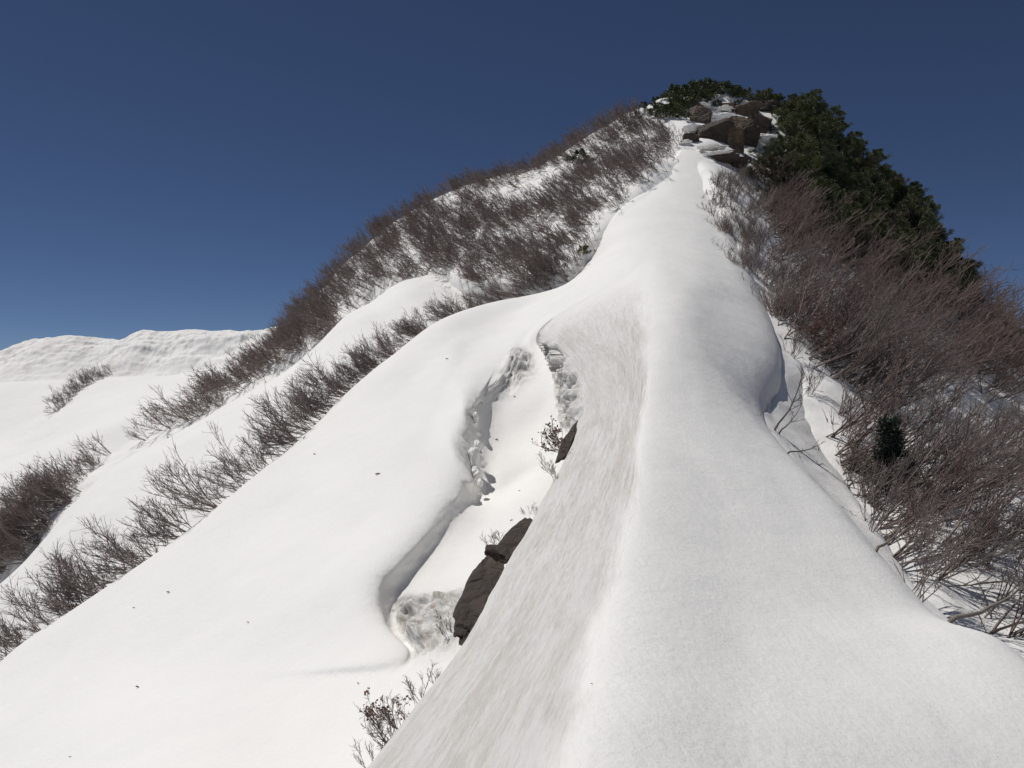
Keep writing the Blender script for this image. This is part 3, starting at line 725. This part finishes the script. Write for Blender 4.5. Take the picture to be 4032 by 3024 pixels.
thicket(lo_pts, LOWS, leanR, 70, "leafless brown shrub leaning right in the thicket right of the ridge", "shrubs in the thicket right of the snow ridge",
        "shrub_thicket", "dense reddish-brown leafless thicket covering the right flank of the mountain", 23, (1.0, 1.5), lo=lo_low, up3=1.0, mats=M_bark_red, far_scale=.95,
        shown=lambda x, y: bool(in_poly(np.array(x), np.array(y), polyR)) and x < 4100)
thicket(up_pts, UPS, leanR, 42, "small upright leafless shrub at the snow's right edge below the rocks", "small shrubs at the snow's right edge below the rocks",
        "small_shrub_thicket", "thin scatter of tiny bare twigs on the snow below the summit rocks", 24, (.75, 1.05), lo=lo_up)

extra = []
for k in range(56):
    f = k / 55; px = np.interp(f, [0, .3, .55, .8, 1], [3000, 3090, 3230, 3400, 3640]) + random.uniform(-30, 60); py = np.interp(f, [0, .3, .55, .8, 1], [1120, 1350, 1640, 2010, 2330]) + random.uniform(-70, 40)
    if .33 < f < .62 and random.random() < .7: continue
    loc, nor = hit(px, py)
    if loc is not None: extra.append(np.array(loc) - (0, 0, .05))
thicket(extra, LOWS + UPS[:2], leanR, 99, "bare shrub at the thicket's near edge beside the snow bank", "shrubs at the edge of the snow bank", None, None, 29, (.6, 1.0), lo=lo_low)

# 3. evergreens on the peak's right shoulder
def evergreen(seed, h=3.0, w=1.5, n_l=16, lean=.35, leaf=.13, each=16, mat=None, cone=False, needle=False):
    r = np.random.default_rng(seed); t = Tubes(6)
    tp, _ = path(r, np.array((0, 0, -.4)), np.array((lean, 0, 1)), h * .92 + .4, 7, .06, .05)
    t.add(tp, np.linspace(.075 * h / 3, .015, len(tp)))
    cen = []
    for k in range(n_l):
        f = .22 + .76 * (k + r.random()) / n_l; q, _ = at_path(tp, f)
        az = k * 2.4 + r.uniform(-.5, .5); reach = w * ((1.05 - f) if cone else math.sin(min(1, (1.08 - f) * 1.5) * math.pi / 2)) * r.uniform(.7, 1.2)
        d = np.array((math.cos(az), math.sin(az), r.uniform(-.05, .4)))
        lp, _ = path(r, q, d, max(.2, reach), 4, .05, .13)
        t.add(lp, np.linspace(.028, .008, len(lp)))
        for m in range(9 if not cone else 7):
            q2, d2 = at_path(lp, r.uniform(.3, 1)); d2 = unit(d2 + r.normal(0, .6, 3))
            e = q2 + d2 * reach * r.uniform(.08, .32)
            t.add(np.array([q2, (q2 + e) / 2 + r.normal(0, .02, 3), e]), [.009, .007, .005])
            cen.append(e); cen.append(q2 * .4 + e * .6 + r.normal(0, .04, 3))
    lm = leaves_mesh("crown", cen, leaf, each, seed + 1, 2.2 if needle else 1.0, .5, .2 if h > 2.5 else .12)
    tm = t.mesh("trunk")
    tm.materials.append(M_bark_grey); lm.materials.append(mat or M_leaf)
    return tm, lm
EV = [evergreen(600 + i, 3.0 + .3 * (i % 3), 1.45, 22, .25 + .1 * (i % 3), .078, 40, (M_leaf_y, M_leaf, M_leaf, M_leaf_b, M_leaf, M_leaf)[i]) for i in range(6)]
BU = [evergreen(640 + i, 1.2, .9, 10, .1, .11, 14, M_leaf if i else M_leaf_y) for i in range(3)]
CO = [evergreen(660 + i, 2.3, .85, 24, .05, .12, 13, M_needle, cone=True, needle=True) for i in range(2)]
CO_R = (np.array((0, 0, 0)),)
def tree(pair, name, p, rz, sc, label, cat, group, sxy=1.0):
    e = bpy.data.objects.new(name, None); COL.objects.link(e); e.empty_display_size = .3
    e.location = p; e.rotation_euler = (0, 0, rz); e.scale = (sc * sxy, sc * sxy, sc)
    tag(e, label, cat, group)
    for nm, me in zip(("trunk", "crown"), pair):
        o = bpy.data.objects.new(nm, me); COL.objects.link(o); o.parent = e
    return e
def poisson(pts, dmin, nmax):
    out = []
    for p in pts:
        if all(np.linalg.norm(p - q) > dmin for q in out): out.append(p)
        if len(out) >= nmax: break
    return out
polyE = [(3060,400),(3120,430),(3300,600),(3560,820),(3740,1070),(3800,1230),(3700,1235),(3560,1180),(3420,1110),(3330,1050),(3200,940),(3080,830),(2990,720),(3000,660),(3080,600),(3060,500)]
ev = poisson(scatter("mountain_slope", polyE, 5, 31), 1.15, 170)
print("EVERGREENS", len(ev))
for i, p in enumerate(ev):
    x, y = project(p)
    sky_y = np.interp(x, [2600,2900,3120,3300,3560,3760], [400,380,440,610,830,1100])
    near_top = y - sky_y < 45
    zone = "along the right skyline of the peak" if near_top else ("in the grove's lower part on the right shoulder" if y > 820 else "in the grove's upper part beside the rocks")
    sc = random.uniform(.62, .95) * (0.72 if x < 3080 else 1.0) * (.85 if near_top else 1)
    k = random.randrange(6)
    tree(EV[k], "evergreen_tree", p, random.uniform(-.6, .6), sc, ("yellow-green" if k == 0 else "dark") + " evergreen tree " + zone, "tree", ("yellow-green" if k == 0 else "dark") + " evergreens " + zone)
polyT = [(2500,470),(2560,410),(2700,378),(2850,360),(2990,375),(3080,400),(3090,470),(3040,440),(2980,405),(2900,400),(2780,404),(2700,440),(2640,470),(2590,470)]
for i, p in enumerate(poisson(scatter("mountain_slope", polyT, 3, 32), .62, 72)):
    x, _ = project(p)
    w_ = "on the summit left of the rocks" if x < 2760 else ("on the summit above the rocks" if x < 2930 else "on the summit right of the rocks")
    tree(BU[i % 3], "evergreen_bush", p, random.uniform(-3, 3), random.uniform(.6, 1.25) * float(np.interp(x, [2520, 2720], [.5, 1.0])), "low dark green bush " + w_, "bush", "low bushes " + w_)
for i, (px, py) in enumerate([(2700,470),(2905,425),(2985,405),(3040,455),(3035,520),(3045,590),(2995,560),(2960,610),(2990,660),(2930,655),(2825,425),(2790,405),(2740,395),(2660,440),(3010,700),(2950,700),(3020,640),(3030,760),(2985,760),(3060,700)]):
    loc, nor = hit(px, py)
    if loc is None: continue
    e = tree(BU[i % 3], "evergreen_bush", (loc.x, loc.y - .25, loc.z), random.uniform(-3, 3), random.uniform(.3, .55), "small green bush tucked between the summit rocks", "bush", "small bushes tucked between the summit rocks")
for (px, py, pair, sc, nm, lab, cat) in [
    (3500, 1945, CO[0], .95, "conifer_tree", "single dark green conifer standing in the bare thicket on the right", "tree"),
    (3822, 1262, CO[1], 1.35, "conifer_tree", "lone conifer on the right skyline below the green grove", "tree"),
    (2296, 1003, BU[1], .38, "evergreen_bush", "tiny green bush at the snow's left edge below the thicket", "bush"),
    (2286, 660, BU[2], 1.0, "evergreen_bush", "dark bush standing out of the left skyline", "bush"),
    (3955, 1432, BU[0], 1.9, "evergreen_bush", "dark bush on the small far knoll, nearer the mountain", "bush"),
    (4010, 1460, BU[2], 2.2, "evergreen_bush", "dark bush on the small far knoll at the right edge", "bush")]:
    loc, nor = hit(px, py)
    if loc is None: print("MISS", lab); continue
    tree(pair, nm, loc, random.uniform(-3, 3), sc, lab, cat, None)

# 4. little shrubs growing out behind the near ridge, and saplings on its right
def brow_point(s, f=.3, sink=0.0):
    a = curve(brow_l, np.array([s]))[0]; b = curve(fold, np.array([s]))[0]
    return a + (b - a) * f - np.array((0, 0, sink))
def leafy(proto_seed, stems, L, nleaf, size, name="leaves"):
    tips = []; t = shrub(proto_seed, stems=stems, elev=(5, 55), spread=55, L=L, b1=7, b2=4, up=.05, r0=.012, r1=.005, b3=1, tips=tips)
    r = np.random.default_rng(proto_seed); c = [tips[i] for i in r.choice(len(tips), min(nleaf, len(tips)), replace=False)]
    tm = t.mesh("stems"); tm.materials.append(M_bark_red)
    lm = leaves_mesh("leaves", c, size, 4, proto_seed + 1, .7, .2, .03); lm.materials.append(M_rust)
    return tm, lm
def leafy_shrub(pair, p, rz, sc, label, group=None):
    e = bpy.data.objects.new("leafy_shrub", None); COL.objects.link(e); e.location = p; e.rotation_euler = (0, 0, rz); e.scale = (sc,) * 3
    tag(e, label, "shrub", group)
    for nm, me in zip(("stems", "leaves"), pair):
        o = bpy.data.objects.new(nm, me); COL.objects.link(o); o.parent = e
LF = [leafy(700 + i, 5, (.7, 1.0), 80, .055) for i in range(2)]
LFB = [leafy(710 + i, 8, (1.4, 2.0), 170, .07) for i in range(2)]
for s_, f, pair, sc, rz, lab in [(.432, .02, LF[0], .85, 180, "shrub with withered red leaves growing from the dark rock at the hollow's edge"),
                                 (.188, .1, LF[1], .42, 170, "small shrub with red leaves peeping over the ridge's left edge near the bottom")]:
    leafy_shrub(pair, brow_point(s_, f), math.radians(rz), sc, lab)
for s_, f, k, sc, rz, lab in [
    (.212, .12, 1, .40, 120, "small bare shrub on the ridge edge just below the pit"),
    (.2045, .06, 3, .2, 120, "tiny sprig on the ridge edge between two shrubs"),
    (.181, .1, 2, .40, 165, "bare shrub with long thin stems in the lower group at the ridge edge"),
    (.176, .3, 0, .55, 150, "tallest bare shrub of the lower group at the ridge edge"),
    (.163, .1, 3, .27, 150, "small twiggy shrub near the bottom edge beside the dirty snow"),
    (.160, .45, 1, .34, 130, "bare shrub at the bottom of the photo left of the dirty snow"),
    (.154, .6, 2, .30, 140, "lowest bare shrub, cut by the bottom edge of the photo")]:
    plant("small_shrub", TWIGS[k], brow_point(s_, f), rz, sc, 0, lab)
for px, py, k, sc, rz, lab in [(2102, 2030, 1, .42, 110, "small bare tuft of twigs on the ridge's left edge, above the long dark rock"),
    (1992, 2150, 2, .62, 165, "bare shrub above the snow cap at the upper end of the large dark rock"),
    (1806, 2500, 3, .50, 165, "small bare shrub at the foot of the large dark rock, on its left"),
    (1858, 2470, 0, .40, 60, "tuft of thin twigs at the foot of the large dark rock, on its right"),
    (2205, 1870, 0, .60, 185, "bare twiggy shrub just below the red-leaved shrub in the hollow")]:
    loc, nor = hit(px, py)
    if loc is not None: plant("small_shrub", TWIGS[k], loc, rz, sc, 0, lab)
for (px, py, sc, rz, lab) in [(3120, 1330, .75, 10, "shrub with rust-coloured leaves at the thicket edge beside the snow bank, upper one"), (3180, 1385, .7, -10, "shrub with rust-coloured leaves at the thicket edge beside the snow bank, lower one"),
                              (3230, 1290, .8, 20, "shrub with rust-coloured leaves set back in the thicket above the snow bank")]:
    loc, nor = hit(px, py)
    if loc is not None: leafy_shrub(LFB[0 if sc > .72 else 1], loc, math.radians(rz), sc, lab)
def sapling(px0, py0, px1, py1, seed, r0, lab, n=7, parts=True, group=None):
    loc, nor = hit(px0, py0)
    if loc is None: print("MISS", lab); return
    r = np.random.default_rng(seed); d = loc.y; tip = np.array(pt(px1, py1, d + .3)) - np.array(loc)
    L_ = np.linalg.norm(tip); t = Tubes(6); b = Tubes(3)
    k = 8; ts = np.linspace(0, 1, k + 1)[:, None]
    p = ts * tip + np.sin(ts * math.pi) * np.array((.05, 0, -.06)) * L_ + r.normal(0, .006 * L_, (k + 1, 3)); p[0] = (0, 0, -.1)
    t.add(p, np.linspace(r0, r0 * .28, k + 1))
    for _ in range(n):
        q, dq = at_path(p, r.uniform(.3, 1)); dd = unit(dq + r.normal(0, .55, 3))
        p2, _x = path(r, q, dd, L_ * r.uniform(.12, .32), 3, .05, .12); b.add(p2, np.linspace(r0 * .35, .005, 4))
        for _ in range(3):
            q3, d3 = at_path(p2, r.uniform(.3, 1)); p3, _x = path(r, q3, unit(d3 + r.normal(0, .5, 3)), L_ * r.uniform(.05, .1), 2, .02, .1); b.add(p3, np.linspace(.006, .004, 3))
    e = bpy.data.objects.new("sapling", None); COL.objects.link(e); e.location = loc; tag(e, lab, "sapling", group)
    for nm, tt in (("trunk", t), ("branches", b)):
        o = link(nm, tt.mesh(nm), M_bark_grey, e)
sapling(3043, 1690, 3166, 1455, 801, .030, "thin bare sapling standing highest above the snow bank right of the ridge", 9)
sapling(3060, 1704, 3160, 1580, 802, .022, "shorter bare sapling just right of the tallest one on the snow bank", 7)
sapling(3090, 1778, 3222, 1752, 803, .022, "bare sapling lying almost flat over the snow bank", 8)
sapling(2988, 1632, 3045, 1575, 804, .012, "little bare sprig sticking out of the snow left of the tallest sapling", 6)
sapling(3085, 1760, 3030, 1745, 805, .010, "little bare sprig pointing left at the ridge's right edge", 5)
sapling(3720, 2440, 4040, 2300, 806, .045, "pale thick bent trunk lying along the thicket's lower edge", 9)
sapling(3440, 2165, 3560, 2060, 807, .03, "dark bent trunk leaning out of the thicket by the snow edge", 8)

# ------------------------------------------------------------------ rocks
M_rock = rock_mat("rock", (0.065, 0.048, 0.040), (0.135, 0.098, 0.078), (0.18, 0.13, 0.085))
M_rock_tan = rock_mat("tan_rock", (0.08, 0.06, 0.04), (0.17, 0.125, 0.078), (0.24, 0.17, 0.085))
M_rock_dark = rock_mat("dark_rock", (0.04, 0.030, 0.025), (0.085, 0.062, 0.048), (0.13, 0.096, 0.068))
def sphere_dirs(n=40):
    u = np.linspace(0, math.pi, n); v = np.linspace(0, 2 * math.pi, 2 * n, endpoint=False)
    U, Vv = np.meshgrid(u, v, indexing='ij')
    D = np.stack([np.sin(U) * np.cos(Vv), np.sin(U) * np.sin(Vv), np.cos(U)], -1)
    m = 2 * n; i = np.arange(n - 1)[:, None] * m + np.arange(m)[None]; j = np.arange(n - 1)[:, None] * m + (np.arange(m)[None] + 1) % m
    return D, np.stack([i, i + m, j + m, j], -1).reshape(-1, 4)
DIRS, DF = sphere_dirs(44)
def chunk(name, size, seed, axis=None, boxy=True, rough=.05, mat=None, cuts=9):
    r = np.random.default_rng(seed); pl = []
    if boxy:
        for ax in range(3):
            for sg in (-1, 1):
                n = np.zeros(3); n[ax] = sg; pl.append((unit(n + r.normal(0, .13, 3)), r.uniform(.72, .95)))
    for _ in range(cuts): pl.append((unit(r.normal(0, 1, 3)), r.uniform(.85, 1.15)))
    R = np.full(DIRS.shape[:2], 1.45)
    for n, d in pl:
        c = DIRS @ n; R = np.where(c > .05, np.minimum(R, d / np.maximum(c, .05)), R)
    V = DIRS * R[..., None]
    nz = fbm(V * 2.2 + seed, 5, .6); st = np.abs(fbm(V * np.array((.6, .6, 3.2)) + seed * 3, 3)) * .8
    V = V * (1 + rough * 2.2 * nz - rough * st)[..., None]
    V = V * (np.asarray(size) / 2)
    if axis is not None:
        z = unit(axis); x = unit(np.cross(np.array((0, 1, 0.2)), z)); y = np.cross(z, x)
        V = V @ np.stack([x, y, z])
    me = mesh_np(name, V.reshape(-1, 3), DF, False)
    me.materials.append(mat or M_rock); return me
peak_rocks = [ # px, py, w, h, forward, material, label
    (2754,466,108,76,.4,M_rock,"big square grey-brown boulder at the left of the summit rocks"),
    (2880,374,88,56,.1,M_rock,"topmost boulder of the summit rocks, capped with snow"),
    (2938,446,104,62,.4,M_rock_tan,"tan boulder at the upper right of the summit rocks"),
    (2898,492,84,54,.7,M_rock_tan,"yellowish boulder in the middle of the summit rocks, right of the snow ledge"),
    (2985,500,104,78,.5,M_rock,"grey boulder at the right end of the summit rocks"),
    (2800,538,136,92,.9,M_rock_dark,"large dark boulder below the snow ledge of the summit rocks"),
    (2883,574,66,100,1.1,M_rock_tan,"upright ochre block in the lower middle of the summit rocks"),
    (2940,550,80,78,.8,M_rock_dark,"dark boulder right of the upright ochre block"),
    (2850,626,112,38,1.1,M_rock,"long low slab at the foot of the summit rocks"),
    (2905,646,70,34,1.0,M_rock_dark,"small lowest slab right of the long low one"),
    (2735,430,60,40,.0,M_rock_dark,"small dark rock above the big square boulder"),
    (2855,432,70,40,.1,M_rock_dark,"small dark rock between the two upper snow ledges"),
    (2716,552,60,46,.4,M_rock_dark,"dark rock left of the large dark boulder"),
    (3010,430,80,50,.2,M_rock_dark,"dark rock half hidden by bushes at the upper right")]
for i, (px, py, w, h, fw, mt, lab) in enumerate(peak_rocks):
    loc, nor = hit(px, py)
    if loc is None: print("MISS", lab); continue
    d = loc.y; W_, H_ = w / F * d, h / F * d
    me = chunk("boulder", (W_ * 1.06, max(W_, H_) * 1.0 + .4, H_ * 1.12), 900 + i, rough=.04, mat=mt, cuts=4)
    o = link("boulder", me); o.location = pt(px, py, d - fw + .35 * max(W_, H_)); o.rotation_euler = (0, 0, random.uniform(-.2, .2)); tag(o, lab, "boulder", "boulders of the summit outcrop")
    o.scale = (1, 1, 1)
def blob(name, px, py, d, w, h, dep, seed, mat, rough=.12, top_flat=True, lump=2.0):
    r = np.random.default_rng(seed); D = DIRS
    V = D * (1 + rough * fbm(D * lump + seed, 3, .45) * 2)[..., None]
    V = V * np.array((w / F * d / 2, dep / 2, h / F * d / 2))
    me = mesh_np(name, V.reshape(-1, 3), DF, True); me.materials.append(mat)
    o = bpy.data.objects.new(name, me); COL.objects.link(o); o.location = pt(px, py, d); return o
for i, (px, py, w, h, fw) in enumerate([(2846,466,106,48,1.0),(2851,427,56,18,.9),(2768,414,50,18,.6),(2902,514,84,20,1.3),(2807,580,84,22,1.6),(2834,605,84,14,1.7),(2872,350,54,11,.6),
                                       (3025,545,66,34,.9),(3047,653,50,26,.5),(3085,697,66,16,.5),(2733,508,70,34,.9),(2960,590,30,14,1.3),(2700,560,40,20,.6)]):
    loc, nor = hit(px, py)
    if loc is None: continue
    o = blob("snow_patch", px, py, loc.y - fw, w * 1.1, h * .7, .7, 950 + i, M_snow, .5, lump=1.6); tag(o, kind="structure")
# the dark rocks that show beside the near ridge
def long_rock(a, b, wid, dep, seed, mat, lab, rough=.07):
    A, B = np.array(pt(*a)), np.array(pt(*b)); L_ = np.linalg.norm(B - A)
    me = chunk("rock", (wid, dep, L_ * 1.06), seed, axis=B - A, boxy=False, rough=rough, mat=mat, cuts=16)
    o = link("rock", me); o.location = (A + B) / 2; tag(o, lab, "rock"); return o
long_rock((1838,2505,9.3), (1955,2215,11.2), .23, .4, 971, M_rock_dark, "large dark brown rock jutting out between the pit and the dirty snow")
long_rock((1985,2195,11.7), (2092,2055,13.2), .10, .3, 972, M_rock_dark, "narrow dark rock running up from the large one along the ridge")
long_rock((2225,1800,18.3), (2280,1660,19.7), .22, .5, 973, M_rock_dark, "dark rock under the ice wall at the hollow's right edge")
long_rock((1945,2190,12.0), (1985,2165,12.4), .16, .3, 974, M_rock_dark, "small dark rock behind the snow cap of the large rock")
# blocks of snow fallen from the lip of the hollow
for i, (px, py, d, w, h, lab) in enumerate([(1866,1812,19.2,44,110,"tall broken snow block leaning on the lip of the hollow"),(1872,1872,19.0,46,64,"lower broken snow block under the lip of the hollow"),
        (1874,1640,21.4,22,44,"small snow block at the upper end of the lip"),(1890,1900,18.4,20,26,"fist-sized snow lump fallen beneath the broken blocks"),(1880,1760,19.6,26,50,"slender snow block behind the tall one")]):
    o = blob("snow_block", px, py, d, w, h, .35, 990 + i, M_snow, .22, lump=1.3); tag(o, lab, "snow block")
# ------------------------------------------------------------------ dead twigs lying on the snow
for i, (px, py, L_, lab) in enumerate([(1488,1868,14,"curled dead leaf on the middle of the snow slope"),(1955,1732,10,"short dark twig on the floor of the hollow"),(1760,1414,8,"tiny dark twig on the slope above the hollow"),
        (665,2334,12,"dark twig on the slope right of the shrub row"),(544,2708,14,"longest dark twig low on the left snow slope"),(978,2452,8,"tiny twig on the slope left of the pit"),(528,2394,7,"tiny twig just below the shrub row"),
        (1411,2693,8,"dark speck of bark below the pit"),(1240,1790,9,"dark twig beside the shrub row's middle"),(1895,1587,7,"round seed pod near the top of the hollow"),(2027,1563,8,"dark scrap of bark in the upper hollow"),
        (2331,2698,7,"small dark scrap on the ridge crest"),(2046,1934,6,"tiny twig on the lower floor of the hollow"),(2014,2050,8,"dark twig above the bare shrub by the rock"),(277,2982,7,"tiny twig near the bottom left corner"),(1547,2404,6,"dark scrap on the dirty lumps of the pit")]):
    loc, nor = hit(px, py)
    if loc is None: continue
    r = np.random.default_rng(1000 + i); t = Tubes(5); l = L_ / F * loc.y * 1.3
    a = r.uniform(-.6, .6); d = np.array((math.cos(a), .2, math.sin(a))) * l
    t.add(np.array([-d / 2, (0, 0, .15 * l), d * .3, d / 2 + np.array((0, 0, .2 * l))]), np.array([.18, .22, .2, .08]) * l * .8)
    o = link("dead_twig", t.mesh("dead_twig"), M_bark); o.location = loc + nor * .01; tag(o, lab, "twig", "dead twigs scattered on the snow")
